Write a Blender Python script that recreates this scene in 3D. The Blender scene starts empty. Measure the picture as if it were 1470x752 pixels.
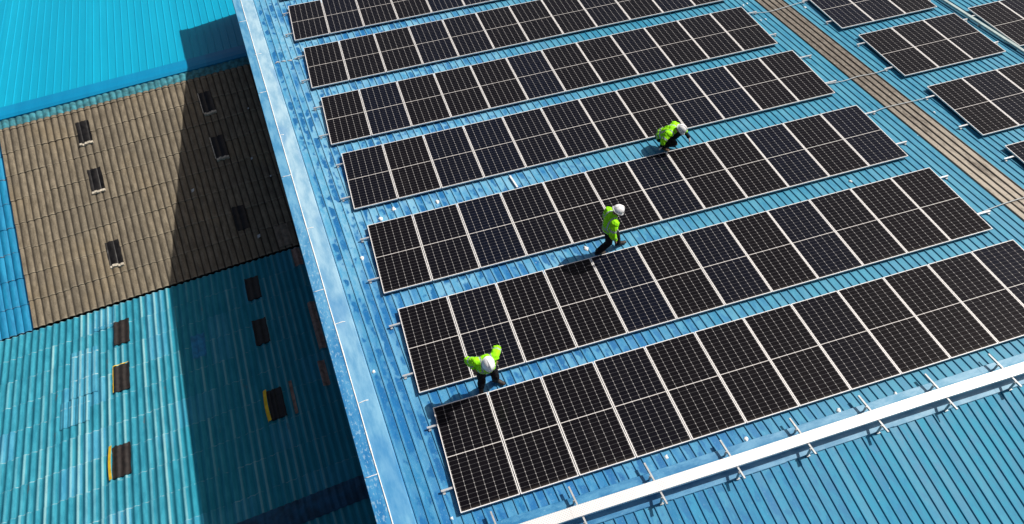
import bpy, bmesh, math, random
from math import sin, cos, pi, radians, floor
from mathutils import Vector, Matrix, noise

random.seed(7)
C = bpy.context.scene.collection
sc = bpy.context.scene
OZ = 15.0                      # height of the main ridge line above the ground
S = radians(8.5)               # slope of the panel-side roof
S2 = radians(7.5)              # slope of the other side
SK = 0.0785                    # the roof is a skewed rectangle: ribs lean this much
PAN = -0.12                    # roof sheet below the plane of the panel faces
RIB0, RP = -0.78, 0.1975       # first rib, rib pitch (skewed x)
ROOF_ROT = Matrix.Rotation(-S, 3, 'X')

def RW(x, y, z=0.0):           # roof coordinates -> world
    return ROOF_ROT @ Vector((x, y, z)) + Vector((0, 0, OZ))

def RX(xs, y, z=0.0):          # skewed roof coordinates -> world
    return RW(xs - SK * y, y, z)

RIDGE_Y = -0.58
RIDGE_Z = RW(0, RIDGE_Y, PAN)

def NX(xs, d, z=0.0):          # the other slope, d metres down from the ridge
    x0 = xs - SK * RIDGE_Y + SK * d
    return Vector((x0, RIDGE_Z.y - d * cos(S2) - z * sin(S2), RIDGE_Z.z - d * sin(S2) + z * cos(S2)))

# ------------------------------------------------------------------ object helpers
def link(name, me, parent=None, mat=None):
    o = bpy.data.objects.new(name, me)
    C.objects.link(o)
    if parent is not None:
        o.parent = parent
    if mat is not None and not me.materials:
        me.materials.append(mat)
    return o

def tag(o, label=None, cat=None, group=None, kind=None):
    if label: o['label'] = label
    if cat: o['category'] = cat
    if group: o['group'] = group
    if kind: o['kind'] = kind
    return o

def empty(name, loc, rot=(0, 0, 0)):
    o = bpy.data.objects.new(name, None)
    o.empty_display_size = 0.1
    C.objects.link(o)
    o.location = loc
    o.rotation_euler = rot
    return o

class MB:
    """collects faces into one mesh"""
    def __init__(s):
        s.v, s.f, s.uv, s.mi = [], [], [], []
    def quad(s, pts, uvs=None, mi=0):
        n = len(s.v)
        s.v += [tuple(p) for p in pts]
        s.f.append(tuple(range(n, n + len(pts))))
        s.uv += list(uvs) if uvs else [(0, 0)] * len(pts)
        s.mi.append(mi)
    def box(s, lo, hi, tf=None, mi=0):
        x0, y0, z0 = lo; x1, y1, z1 = hi
        p = [Vector(c) for c in ((x0,y0,z0),(x1,y0,z0),(x1,y1,z0),(x0,y1,z0),(x0,y0,z1),(x1,y0,z1),(x1,y1,z1),(x0,y1,z1))]
        if tf: p = [tf(*c) for c in p]
        for q in ((0,3,2,1),(4,5,6,7),(0,1,5,4),(1,2,6,5),(2,3,7,6),(3,0,4,7)):
            s.quad([p[i] for i in q], mi=mi)
    def tube(s, pts, r, n=8):
        pts = [Vector(p) for p in pts]
        rings = []
        for i, p in enumerate(pts):
            d = (pts[min(i+1, len(pts)-1)] - pts[max(i-1, 0)]).normalized()
            a = d.orthogonal().normalized() if abs(d.z) > .9 else d.cross(Vector((0,0,1))).normalized()
            b = d.cross(a)
            rr = r[i] if isinstance(r, (list, tuple)) else r
            rings.append([p + a*cos(2*pi*k/n)*rr + b*sin(2*pi*k/n)*rr for k in range(n)])
        for i in range(len(rings)-1):
            for k in range(n):
                s.quad([rings[i][k], rings[i][(k+1)%n], rings[i+1][(k+1)%n], rings[i+1][k]])
        s.quad(rings[0][::-1]); s.quad(rings[-1])
    def grid(s, rows, uvrows, mi=0):
        for i in range(len(rows)-1):
            for k in range(len(rows[0])-1):
                s.quad([rows[i][k], rows[i][k+1], rows[i+1][k+1], rows[i+1][k]],
                       [uvrows[i][k], uvrows[i][k+1], uvrows[i+1][k+1], uvrows[i+1][k]], mi)
    def mesh(s, name, merge=True, smooth=False):
        me = bpy.data.meshes.new(name)
        me.from_pydata(s.v, [], s.f)
        uvl = me.uv_layers.new(name='UVMap')
        flat = [c for p in s.uv for c in p]
        uvl.data.foreach_set('uv', flat)
        me.polygons.foreach_set('material_index', s.mi)
        if merge:
            bm = bmesh.new(); bm.from_mesh(me)
            bmesh.ops.remove_doubles(bm, verts=bm.verts, dist=1e-5)
            bmesh.ops.recalc_face_normals(bm, faces=bm.faces)
            bm.to_mesh(me); bm.free()
        if smooth:
            me.polygons.foreach_set('use_smooth', [True] * len(me.polygons))
        me.update()
        return me
    def build(s, name, mat, parent=None, merge=True, smooth=False):
        return link(name, s.mesh(name, merge, smooth), parent, mat)

# ------------------------------------------------------------------ material helpers
class NT:
    def __init__(s, name):
        s.m = bpy.data.materials.new(name)
        s.m.use_nodes = True
        s.t = s.m.node_tree
        s.n, s.l = s.t.nodes, s.t.links
        s.b = s.n['Principled BSDF']
    def put(s, sock, v):
        if hasattr(v, 'is_output'): s.l.new(v, sock)
        elif isinstance(v, tuple) and len(v) == 3 and sock.type == 'RGBA': sock.default_value = (*v, 1)
        else: sock.default_value = v
    def math(s, op, a, b=0.0, c=0.0, clamp=False):
        n = s.n.new('ShaderNodeMath'); n.operation = op; n.use_clamp = clamp
        for i, v in enumerate((a, b, c)): s.put(n.inputs[i], v)
        return n.outputs[0]
    def mix(s, f, a, b, mode='MIX'):
        n = s.n.new('ShaderNodeMix'); n.data_type = 'RGBA'; n.blend_type = mode
        n.clamp_factor = True
        s.put(n.inputs[0], f); s.put(n.inputs[6], a); s.put(n.inputs[7], b)
        return n.outputs[2]
    def uv(s):
        n = s.n.new('ShaderNodeUVMap'); n.uv_map = 'UVMap'
        x = s.n.new('ShaderNodeSeparateXYZ'); s.l.new(n.outputs[0], x.inputs[0])
        return x.outputs[0], x.outputs[1]
    def obj(s):
        n = s.n.new('ShaderNodeTexCoord')
        x = s.n.new('ShaderNodeSeparateXYZ'); s.l.new(n.outputs['Object'], x.inputs[0])
        return x.outputs[0], x.outputs[1], x.outputs[2]
    def comb(s, x, y, z=0.0):
        n = s.n.new('ShaderNodeCombineXYZ')
        for i, v in enumerate((x, y, z)): s.put(n.inputs[i], v)
        return n.outputs[0]
    def noise(s, vec, scale=1.0, detail=3.0, rough=.55):
        n = s.n.new('ShaderNodeTexNoise'); s.l.new(vec, n.inputs['Vector'])
        n.inputs['Scale'].default_value = scale; n.inputs['Detail'].default_value = detail
        n.inputs['Roughness'].default_value = rough
        return n.outputs[0]
    def white(s, vec):
        n = s.n.new('ShaderNodeTexWhiteNoise'); n.noise_dimensions = '3D'; s.l.new(vec, n.inputs['Vector'])
        return n.outputs['Value']
    def voro(s, vec, scale):
        n = s.n.new('ShaderNodeTexVoronoi'); s.l.new(vec, n.inputs['Vector']); n.inputs['Scale'].default_value = scale
        return n.outputs['Distance']
    def step(s, v, lo, hi):      # smooth ramp lo -> 0, hi -> 1
        n = s.n.new('ShaderNodeMapRange'); n.interpolation_type = 'SMOOTHSTEP'
        s.put(n.inputs[0], v); n.inputs[1].default_value = lo; n.inputs[2].default_value = hi
        return n.outputs[0]
    def bump(s, h, strength=.3, dist=.01):
        n = s.n.new('ShaderNodeBump'); n.inputs['Strength'].default_value = strength
        n.inputs['Distance'].default_value = dist
        s.l.new(h, n.inputs['Height']); s.l.new(n.outputs[0], s.b.inputs['Normal'])
    def out(s, col, rough=.6, metal=0.0, spec=.5):
        s.put(s.b.inputs['Base Color'], col); s.put(s.b.inputs['Roughness'], rough)
        s.put(s.b.inputs['Metallic'], metal); s.put(s.b.inputs['Specular IOR Level'], spec)
        return s.m

def plain(name, col, rough=.6, metal=0.0, var=.12, scale=6.0, spec=.5):
    t = NT(name)
    x, y, z = t.obj()
    n = t.noise(t.comb(x, y, z), scale, 4)
    dark = tuple(c * (1 - var) for c in col); lite = tuple(min(1, c * (1 + var)) for c in col)
    return t.out(t.mix(t.step(n, .3, .7), dark, lite), rough, metal, spec)

# --- painted metal roof of the factory
def roof_paint(name, near=False):
    t = NT(name)
    u, v = t.uv()
    pan = t.math('FLOOR', t.math('DIVIDE', t.math('SUBTRACT', u, RIB0), RP))
    fr = t.math('FRACT', t.math('DIVIDE', t.math('SUBTRACT', u, RIB0), RP))
    edge = t.math('ABSOLUTE', t.math('SUBTRACT', fr, .5))
    pr = t.white(t.comb(pan, 3.1, .5))
    pr2 = t.white(t.comb(pan, t.math('FLOOR', t.math('MULTIPLY', v, .17)), 9.5))
    po = t.math('MULTIPLY', pr, 37.0)
    n1 = t.noise(t.comb(t.math('MULTIPLY', u, .7), t.math('MULTIPLY', v, .25)), 1.0, 3)
    n2 = t.noise(t.comb(t.math('MULTIPLY', u, 7), t.math('MULTIPLY', v, 2.4), po), 1.0, 5, .68)
    n3 = t.noise(t.comb(t.math('MULTIPLY', u, 40), t.math('MULTIPLY', v, 18)), 1.0, 3, .6)
    n4 = t.noise(t.comb(t.math('MULTIPLY', u, 5.0), t.math('MULTIPLY', v, 3.2), po), 1.0, 2, .5)
    n5 = t.noise(t.comb(t.math('MULTIPLY', u, 1.6), t.math('MULTIPLY', v, .5), po), 1.0, 3, .5)
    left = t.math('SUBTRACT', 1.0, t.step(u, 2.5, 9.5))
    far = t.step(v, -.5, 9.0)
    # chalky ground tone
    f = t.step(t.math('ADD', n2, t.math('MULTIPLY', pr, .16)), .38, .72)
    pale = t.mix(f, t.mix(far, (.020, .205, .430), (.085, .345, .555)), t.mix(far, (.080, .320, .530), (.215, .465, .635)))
    cright = t.mix(f, (.028, .228, .370), (.064, .308, .442))
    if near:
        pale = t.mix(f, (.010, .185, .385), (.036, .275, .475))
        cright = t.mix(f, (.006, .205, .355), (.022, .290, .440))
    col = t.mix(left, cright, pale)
    col = t.mix(t.math('MULTIPLY', t.step(pr2, .55, 1.0), .16), col, (.20, .42, .55))
    # deep blue where the chalk has washed off: streaks down the middle of single pans
    inpan = t.step(edge, .46, .22)
    wash = t.math('MULTIPLY', t.step(t.math('ADD', n4, t.math('MULTIPLY', n5, .8)), .88, 1.00), inpan)
    amt = t.math('ADD', t.math('MULTIPLY', left, .85), .14)
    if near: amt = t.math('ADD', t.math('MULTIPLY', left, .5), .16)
    wash = t.math('MULTIPLY', wash, t.math('MULTIPLY', amt, t.step(n2, .25, .5)))
    col = t.mix(wash, col, (.008, .125, .33))
    nearl = t.math('MULTIPLY', t.math('SUBTRACT', 1.0, t.step(u, .3, 3.5)), t.step(v, 12.0, 1.0))
    streak = t.math('MULTIPLY', t.step(t.math('ADD', n1, t.math('MULTIPLY', nearl, .09)), .45, .58), t.math('MULTIPLY', t.step(t.math('ADD', n5, t.math('MULTIPLY', n2, .35)), .56, .76), inpan))
    col = t.mix(t.math('MULTIPLY', streak, t.math('MULTIPLY', left, .8)), col, (.012, .16, .41))
    # powdery grain
    col = t.mix(t.math('MULTIPLY', t.step(n3, .56, .78), t.math('ADD', t.math('MULTIPLY', left, .30), .07)), col, (.38, .58, .70))
    # darker blue along the foot of every rib
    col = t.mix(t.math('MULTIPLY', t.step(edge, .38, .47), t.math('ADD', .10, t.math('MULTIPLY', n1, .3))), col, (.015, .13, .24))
    # pale droppings and sealant flecks
    sp = t.step(t.voro(t.comb(t.math('MULTIPLY', u, 1.0), t.math('MULTIPLY', v, .8)), 2.3), .040, .02)
    sp2 = t.math('MULTIPLY', sp, t.step(n1, .5, .6))
    col = t.mix(sp2, col, (.62, .72, .78))
    t.bump(n3, .12, .004)
    return t.out(col, t.math('ADD', .42, t.math('MULTIPLY', f, .22)), 0.0, .3)

def verge_paint():
    t = NT('verge_paint')
    u, v = t.uv()
    n2 = t.noise(t.comb(t.math('MULTIPLY', u, 5), t.math('MULTIPLY', v, 1.3)), 1.0, 4, .6)
    n3 = t.noise(t.comb(t.math('MULTIPLY', u, 22), t.math('MULTIPLY', v, 9)), 1.0, 4, .65)
    ny = t.noise(t.comb(t.math('MULTIPLY', u, 1), t.math('MULTIPLY', v, .45)), 1.0, 2)
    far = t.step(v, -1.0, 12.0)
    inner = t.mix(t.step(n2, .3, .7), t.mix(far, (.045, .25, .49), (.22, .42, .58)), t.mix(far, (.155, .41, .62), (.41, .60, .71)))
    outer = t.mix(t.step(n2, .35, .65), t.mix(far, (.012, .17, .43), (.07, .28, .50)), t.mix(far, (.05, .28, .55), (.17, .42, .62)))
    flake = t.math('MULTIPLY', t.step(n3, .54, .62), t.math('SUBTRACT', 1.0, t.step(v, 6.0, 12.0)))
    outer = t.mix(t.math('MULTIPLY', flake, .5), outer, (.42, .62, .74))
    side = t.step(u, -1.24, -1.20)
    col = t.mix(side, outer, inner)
    col = t.mix(t.math('MULTIPLY', t.step(ny, .52, .62), t.math('MULTIPLY', side, .35)), col, (.03, .20, .47))
    t.bump(n3, .12, .004)
    return t.out(col, .6, 0, .35)

def fibre_brown():
    t = NT('fibre_cement_brown')
    u, v = t.uv()
    row = t.math('FLOOR', v)
    sheet = t.white(t.comb(t.math('FLOOR', t.math('DIVIDE', u, .98)), row, 2.5))
    n1 = t.noise(t.comb(t.math('MULTIPLY', u, .5), t.math('MULTIPLY', v, .35)), 1.0, 3)
    n2 = t.noise(t.comb(t.math('MULTIPLY', u, 7), t.math('MULTIPLY', v, 2.2)), 1.0, 4, .65)
    n3 = t.noise(t.comb(t.math('MULTIPLY', u, 24), t.math('MULTIPLY', v, 20)), 1.0, 5, .75)
    n6 = t.noise(t.comb(t.math('MULTIPLY', u, 2.2), t.math('MULTIPLY', v, 1.6)), 1.0, 4, .7)
    n5 = t.noise(t.comb(t.math('MULTIPLY', u, 14), t.math('MULTIPLY', v, .7)), 1.0, 3, .6)
    col = t.mix(t.step(n2, .25, .75), (.130, .108, .076), (.295, .250, .182))
    col = t.mix(t.math('MULTIPLY', sheet, .45), col, (.125, .110, .086))
    col = t.mix(t.math('MULTIPLY', t.step(n1, .5, .68), .35), col, (.29, .225, .135))
    col = t.mix(t.math('MULTIPLY', t.step(n5, .56, .74), .45), col, (.085, .072, .055))
    col = t.mix(t.math('MULTIPLY', t.step(n3, .52, .72), .65), col, (.055, .047, .036))
    col = t.mix(t.math('MULTIPLY', t.step(n3, .46, .30), .35), col, (.37, .32, .24))
    col = t.mix(t.math('MULTIPLY', t.step(n6, .56, .68), .4), col, (.085, .072, .050))
    col = t.mix(t.math('MULTIPLY', t.step(n6, .36, .26), .45), col, (.37, .31, .20))
    fv = t.math('FRACT', v)
    col = t.mix(t.math('MULTIPLY', t.step(fv, .10, .0), t.math('MULTIPLY', n2, .75)), col, (.42, .36, .27))
    fu = t.math('FRACT', t.math('DIVIDE', u, .245))
    groove_shade = t.step(t.math('ABSOLUTE', t.math('SUBTRACT', fu, .5)), .33, .47)  # shade between the rolls, painted into the colour
    col = t.mix(t.math('MULTIPLY', groove_shade, .85), col, (.030, .026, .022))
    t.bump(n3, .5, .012)
    return t.out(col, .95, 0, .15)

def fibre_teal(name='fibre_cement_teal', force=0.0):
    t = NT(name)
    u, v = t.uv()
    row = t.math('FLOOR', v)
    sc_ = t.math('FLOOR', t.math('DIVIDE', u, .66))
    sheet = t.white(t.comb(sc_, row, 4.5))
    band = t.white(t.comb(sc_, t.math('FLOOR', t.math('DIVIDE', v, 3.0)), 1.5))
    crestid = t.math('ADD', t.math('MULTIPLY', t.white(t.comb(t.math('FLOOR', t.math('DIVIDE', u, .22)), 1.5, 6.5)), .62), t.math('MULTIPLY', t.white(t.comb(t.math('FLOOR', t.math('DIVIDE', u, .22)), t.math('FLOOR', v), 6.5)), .42))
    n1 = t.noise(t.comb(t.math('MULTIPLY', u, .35), t.math('MULTIPLY', v, .3)), 1.0, 3)
    n2 = t.noise(t.comb(t.math('MULTIPLY', u, 6), t.math('MULTIPLY', v, 1.3)), 1.0, 4, .65)
    n3 = t.noise(t.comb(t.math('MULTIPLY', u, 40), t.math('MULTIPLY', v, 12)), 1.0, 4, .65)
    col = t.mix(t.step(n2, .3, .7), (.008, .180, .268), (.032, .295, .400))
    blue = t.mix(t.step(n2, .3, .7), (.040, .26, .45), (.090, .36, .53))
    isblue = t.step(t.math('ADD', t.math('ADD', t.math('MULTIPLY', sheet, .55), t.math('MULTIPLY', band, .3)), t.math('MULTIPLY', n1, .5)), .80 - force, .88 - force)
    col = t.mix(t.math('MULTIPLY', isblue, .55), col, blue)
    # chalked, bleached crests
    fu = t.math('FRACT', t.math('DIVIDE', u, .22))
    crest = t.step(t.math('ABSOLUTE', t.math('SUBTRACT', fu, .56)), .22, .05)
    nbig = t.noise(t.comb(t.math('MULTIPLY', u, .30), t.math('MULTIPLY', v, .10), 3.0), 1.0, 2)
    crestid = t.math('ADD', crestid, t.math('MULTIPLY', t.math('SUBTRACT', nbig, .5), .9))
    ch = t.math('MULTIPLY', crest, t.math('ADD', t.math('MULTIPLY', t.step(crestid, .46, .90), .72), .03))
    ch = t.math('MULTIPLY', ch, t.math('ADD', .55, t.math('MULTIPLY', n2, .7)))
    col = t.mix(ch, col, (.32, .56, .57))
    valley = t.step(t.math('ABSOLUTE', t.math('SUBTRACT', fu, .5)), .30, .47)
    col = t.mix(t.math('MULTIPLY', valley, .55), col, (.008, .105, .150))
    col = t.mix(t.math('MULTIPLY', t.step(n3, .55, .75), .4), col, (.022, .13, .15))
    # bleached lower lip of every sheet and stray rust
    fv = t.math('FRACT', v)
    lip = t.step(fv, .06, .0)
    col = t.mix(t.math('MULTIPLY', lip, t.math('MULTIPLY', t.step(n2, .42, .62), .8)), col, (.50, .68, .68))
    n6 = t.noise(t.comb(t.math('MULTIPLY', u, 3), t.math('MULTIPLY', v, 1.0), 4.0), 1.0, 3)
    col = t.mix(t.math('MULTIPLY', t.step(n6, .68, .76), .6), col, (.16, .12, .09))
    col = t.mix(t.math('MULTIPLY', t.step(u, -.6, .6), .40), col, (.002, .245, .345))  # lighter teal painted where the factory's shadow falls, to lift the shade
    # towards the wall the tone of the shade is painted in, darker and bluer
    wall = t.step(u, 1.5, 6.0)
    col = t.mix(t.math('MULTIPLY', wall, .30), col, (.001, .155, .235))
    t.bump(n3, .2, .006)
    return t.out(col, .75, 0, .25)

def fibre_blue():
    t = NT('fibre_cement_blue')
    u, v = t.uv()
    n2 = t.noise(t.comb(t.math('MULTIPLY', u, 6), t.math('MULTIPLY', v, 1.3)), 1.0, 4, .65)
    fv = t.math('FRACT', v)
    col = t.mix(t.step(n2, .3, .7), (.003, .155, .315), (.010, .255, .455))
    lip = t.step(fv, .06, .0)
    col = t.mix(t.math('MULTIPLY', lip, t.step(n2, .45, .6)), col, (.22, .20, .19))
    return t.out(col, .7, 0, .3)

def bright_blue(name, c0, c1):
    t = NT(name)
    u, v = t.uv()
    pan = t.white(t.comb(t.math('FLOOR', t.math('DIVIDE', u, .9)), .5, .5))
    n2 = t.noise(t.comb(t.math('MULTIPLY', u, 2), t.math('MULTIPLY', v, .25)), 1.0, 3)
    n3 = t.noise(t.comb(t.math('MULTIPLY', u, 14), t.math('MULTIPLY', v, 1.5)), 1.0, 3)
    f = t.math('ADD', t.math('MULTIPLY', pan, .25), t.math('ADD', t.math('MULTIPLY', n2, .6), t.math('MULTIPLY', n3, .3)))
    return t.out(t.mix(t.step(f, .25, .95), c0, c1), .45, 0, .35)

def skylight_mat():
    t = NT('dirty_fibreglass')
    u, v = t.uv()
    n1 = t.noise(t.comb(t.math('MULTIPLY', u, 1.5), t.math('MULTIPLY', v, .5)), 1.0, 4, .65)
    n2 = t.noise(t.comb(t.math('MULTIPLY', u, 12), t.math('MULTIPLY', v, 4)), 1.0, 4, .75)
    n3 = t.noise(t.comb(t.math('MULTIPLY', u, 20), t.math('MULTIPLY', v, 14)), 1.0, 4, .75)
    front = t.step(v, 9.5, 4.0)
    base = t.mix(t.step(n2, .3, .7), (.112, .096, .080), (.265, .235, .200))
    base = t.mix(t.math('MULTIPLY', front, t.step(n1, .35, .55)), base, (.46, .41, .34))
    base = t.mix(t.math('MULTIPLY', t.step(n3, .56, .70), .8), base, (.56, .51, .44))
    base = t.mix(t.math('MULTIPLY', t.step(n3, .45, .30), .55), base, (.060, .045, .032))
    fr = t.math('FRACT', t.math('DIVIDE', t.math('SUBTRACT', u, RIB0), RP))
    edge = t.math('ABSOLUTE', t.math('SUBTRACT', fr, .5))
    base = t.mix(t.math('MULTIPLY', t.step(edge, .36, .46), .75), base, (.030, .024, .020))
    return t.out(base, .85, 0, .2)

def cell_mat():
    # six columns of half-cut cells above and below a bright centre line
    t = NT('solar_cells')
    x, y, z = t.obj()
    W, H, B = 1.134, 2.278, .024
    info = t.n.new('ShaderNodeObjectInfo')
    rnd = info.outputs['Random']
    cw = (W - 2 * B) / 6
    mid = H / 2
    fx = t.math('MULTIPLY', t.math('FRACT', t.math('DIVIDE', t.math('SUBTRACT', x, B), cw)), cw)
    dx = t.math('MINIMUM', fx, t.math('SUBTRACT', cw, fx))          # distance to a column line
    ym = t.math('SUBTRACT', t.math('ABSOLUTE', t.math('SUBTRACT', y, mid)), .007)
    ch = (mid - B - .007) / 12
    fy = t.math('MULTIPLY', t.math('FRACT', t.math('DIVIDE', ym, ch)), ch)
    dy = t.math('MINIMUM', fy, t.math('SUBTRACT', ch, fy))
    # full-cell rows: corners are clipped, so columns look like a string of white diamonds
    fy2 = t.math('MULTIPLY', t.math('FRACT', t.math('DIVIDE', ym, ch)), ch)
    dy2 = t.math('MINIMUM', fy2, t.math('SUBTRACT', ch, fy2))
    vline = t.math('LESS_THAN', dx, .0030)
    hline = t.math('LESS_THAN', dy, .0026)
    diam = t.math('LESS_THAN', t.math('ADD', dx, dy2), .0115)
    centre = t.math('LESS_THAN', ym, .0)
    border = t.math('MAXIMUM', t.math('GREATER_THAN', t.math('ABSOLUTE', t.math('SUBTRACT', x, W / 2)), W / 2 - B),
                    t.math('GREATER_THAN', t.math('ABSOLUTE', t.math('SUBTRACT', y, mid)), mid - B))
    tint = t.math('MULTIPLY', rnd, 1.0)
    cell = t.mix(t.math('MULTIPLY', t.step(tint, .45, 1.0), .75), (.0046, .0038, .0056), (.0026, .0054, .0160))
    cellid = t.white(t.comb(t.math('FLOOR', t.math('DIVIDE', t.math('SUBTRACT', x, B), cw)), t.math('FLOOR', t.math('DIVIDE', ym, ch)), t.math('MULTIPLY', rnd, 31)))
    cell = t.mix(t.math('MULTIPLY', cellid, .35), cell, (.004, .004, .006))
    # thin busbars
    bb = t.math('ABSOLUTE', t.math('SUBTRACT', t.math('FRACT', t.math('DIVIDE', fx, cw / 9)), .5))
    cell = t.mix(t.math('MULTIPLY', t.math('LESS_THAN', bb, .03), .05), cell, (.20, .19, .19))
    col = t.mix(t.math('MULTIPLY', hline, .16), cell, (.50, .50, .52))
    col = t.mix(t.math('MULTIPLY', vline, .40), col, (.58, .58, .58))
    col = t.mix(t.math('MULTIPLY', diam, .68), col, (.66, .62, .60))
    col = t.mix(t.math('MULTIPLY', centre, .95), col, (.74, .71, .68))
    col = t.mix(t.math('MULTIPLY', border, .8), col, (.02, .018, .018))
    # a thin film of dust
    n = t.noise(t.comb(x, y, t.math('MULTIPLY', rnd, 50)), 2.2, 4, .6)
    run = t.noise(t.comb(t.math('MULTIPLY', x, 9), t.math('MULTIPLY', y, .8), t.math('MULTIPLY', rnd, 50)), 1.0, 4, .6)
    col = t.mix(t.math('MULTIPLY', t.step(n, .45, .85), .006), col, (.35, .30, .26))
    col = t.mix(t.math('MULTIPLY', t.step(run, .58, .80), .014), col, (.33, .29, .26))
    low = t.step(y, .09, .02)
    col = t.mix(t.math('MULTIPLY', low, t.math('MULTIPLY', n, .16)), col, (.30, .26, .22))
    return t.out(col, t.math('ADD', .08, t.math('MULTIPLY', n, .12)), 0, .11)

M = {}
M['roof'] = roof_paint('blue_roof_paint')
M['roof2'] = roof_paint('blue_roof_paint_near_slope', True)  # deeper blues for the slope across the ridge from the panels
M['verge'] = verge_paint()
M['sky'] = skylight_mat()
M['brown'] = fibre_brown()
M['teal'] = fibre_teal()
M['sideblue'] = fibre_blue()
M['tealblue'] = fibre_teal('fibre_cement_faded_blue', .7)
M['bright'] = bright_blue('bright_blue_sheet', (.0, .315, .50), (.002, .385, .585))
M['flash'] = bright_blue('bright_blue_flashing', (.0, .21, .42), (.001, .275, .52))
M['cells'] = cell_mat()
M['frame'] = plain('anodised_frame', (.93, .91, .89), .45, .0, .03, 3)
M['alu'] = plain('aluminium', (.72, .73, .74), .40, .55, .08, 9)
M['galv'] = plain('galvanised_bracket', (.46, .47, .47), .5, .3, .15, 14)
M['white'] = plain('white_sealant', (.80, .81, .80), .6, 0, .1, 20)
M['cable'] = plain('pale_cable', (.44, .49, .51), .5, 0, .1, 10)
M['wall'] = plain('rendered_wall', (.33, .36, .38), .85, 0, .15, 1.2)
M['ground'] = plain('yard_concrete', (.22, .21, .20), .9, 0, .2, .6)
M['darksheet'] = plain('black_plastic_sheet', (.010, .009, .009), .38, 0, .6, 6, .35)
M['darksheet2'] = plain('brown_plastic_sheet', (.017, .012, .010), .6, 0, .5, 7)
M['yellow'] = plain('yellow_foam', (.80, .52, .02), .8, 0, .15, 9)
M['crumb'] = plain('pale_mortar', (.52, .47, .38), .9, 0, .25, 12)
M['rust'] = plain('bare_brown_sheet', (.26, .18, .15), .85, 0, .3, 7)
M['trayw'] = plain('white_strip_trunking', (.40, .50, .49), .5, 0, .12, 5)

# ------------------------------------------------------------------ world, sun, camera
SUN_EL, SUN_AZ = radians(50), radians(14)
sun_dir = Vector((cos(SUN_EL) * cos(SUN_AZ), cos(SUN_EL) * sin(SUN_AZ), sin(SUN_EL)))
w = bpy.data.worlds.new("World"); sc.world = w; w.use_nodes = True
bg = w.node_tree.nodes['Background']
skyn = w.node_tree.nodes.new('ShaderNodeTexSky'); skyn.sky_type = 'NISHITA'; skyn.sun_disc = False
skyn.dust_density = 5.0; skyn.ozone_density = 0.0; skyn.air_density = .8; skyn.sun_elevation = SUN_EL; skyn.sun_rotation = pi / 2 - SUN_AZ
w.node_tree.links.new(skyn.outputs[0], bg.inputs[0]); bg.inputs[1].default_value = 0.060
sl = bpy.data.lights.new('sun', 'SUN'); sl.energy = 4.45; sl.angle = radians(.53); sl.color = (1, .955, .89)
so = bpy.data.objects.new('sun', sl); C.objects.link(so); so.location = (30, 10, 60)
so.rotation_euler = sun_dir.to_track_quat('Z', 'Y').to_euler()
sc.view_settings.view_transform = 'Standard'; sc.view_settings.look = 'None'
sc.view_settings.exposure = 0; sc.view_settings.gamma = 1

cd = bpy.data.cameras.new('camera'); cam = bpy.data.objects.new('camera', cd); C.objects.link(cam)
cd.sensor_width = 36; cd.lens = 1053.865 / 1470 * 36; cd.clip_end = 2000
from mathutils import Euler
Rr = Euler((radians(40.88909), radians(2.68365), radians(-17.03744)), 'XYZ').to_matrix()
cam.matrix_world = Matrix.Translation(RW(-.07342931, -5.51686751, 13.04129518)) @ (ROOF_ROT @ Rr).to_4x4()
sc.camera = cam

# ------------------------------------------------------------------ ground
g = MB(); g.quad([(-400, -400, 0), (400, -400, 0), (400, 400, 0), (-400, 400, 0)])
tag(g.build('ground', M['ground']), kind='structure')

# ------------------------------------------------------------------ the factory under the panels
XE, YE = 33.0, 25.8
factory = empty('factory_building', RW(-1.3, 12, -8))
factory.location.z = 0
tag(factory, 'large factory with ribbed blue metal roof carrying the rows of solar panels', 'factory building')
factory_inv = None

def keep(o):                    # parent without moving
    o.matrix_parent_inverse = factory.matrix_basis.inverted()
    return o

RIBH = .025
def ribbed(name, mat, f, u0, u1, v0, v1, parent, nv=1):
    """pans with trapezoid ribs every RP; f(u, v, z) -> world"""
    k0 = math.ceil((u0 - RIB0) / RP - 1e-6); k1 = floor((u1 - RIB0) / RP + 1e-6)
    us = [(u0, 0.0)]
    for k in range(k0, k1 + 1):
        c = RIB0 + k * RP
        us += [(c - .018, 0), (c - .010, RIBH), (c + .010, RIBH), (c + .018, 0)]
    us = [p for p in us if u0 <= p[0] <= u1] + [(u1, 0.0)]
    m = MB()
    vs = [v0 + (v1 - v0) * i / nv for i in range(nv + 1)]
    m.grid([[f(u, v, z) for u, z in us] for v in vs], [[(u, v) for u, z in us] for v in vs])
    return keep(m.build(name, mat, parent, merge=False))

froof = lambda u, v, z: RX(u, v, PAN + z)
SKU0, SKU1 = RIB0 + 79 * RP, RIB0 + 83 * RP
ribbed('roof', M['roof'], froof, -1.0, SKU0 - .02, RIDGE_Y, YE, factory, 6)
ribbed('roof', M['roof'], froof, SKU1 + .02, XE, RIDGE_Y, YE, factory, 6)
ribbed('skylight_strip', M['sky'], lambda u, v, z: RX(u, v, PAN + z + .006), SKU0 - .03, SKU1 + .03, RIDGE_Y + .3, YE - .2, factory, 6)
ribbed('roof', M['roof2'], lambda u, d, z: NX(u, d, z), -1.0, XE, 0.0, 16.0, factory, 4)

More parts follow.
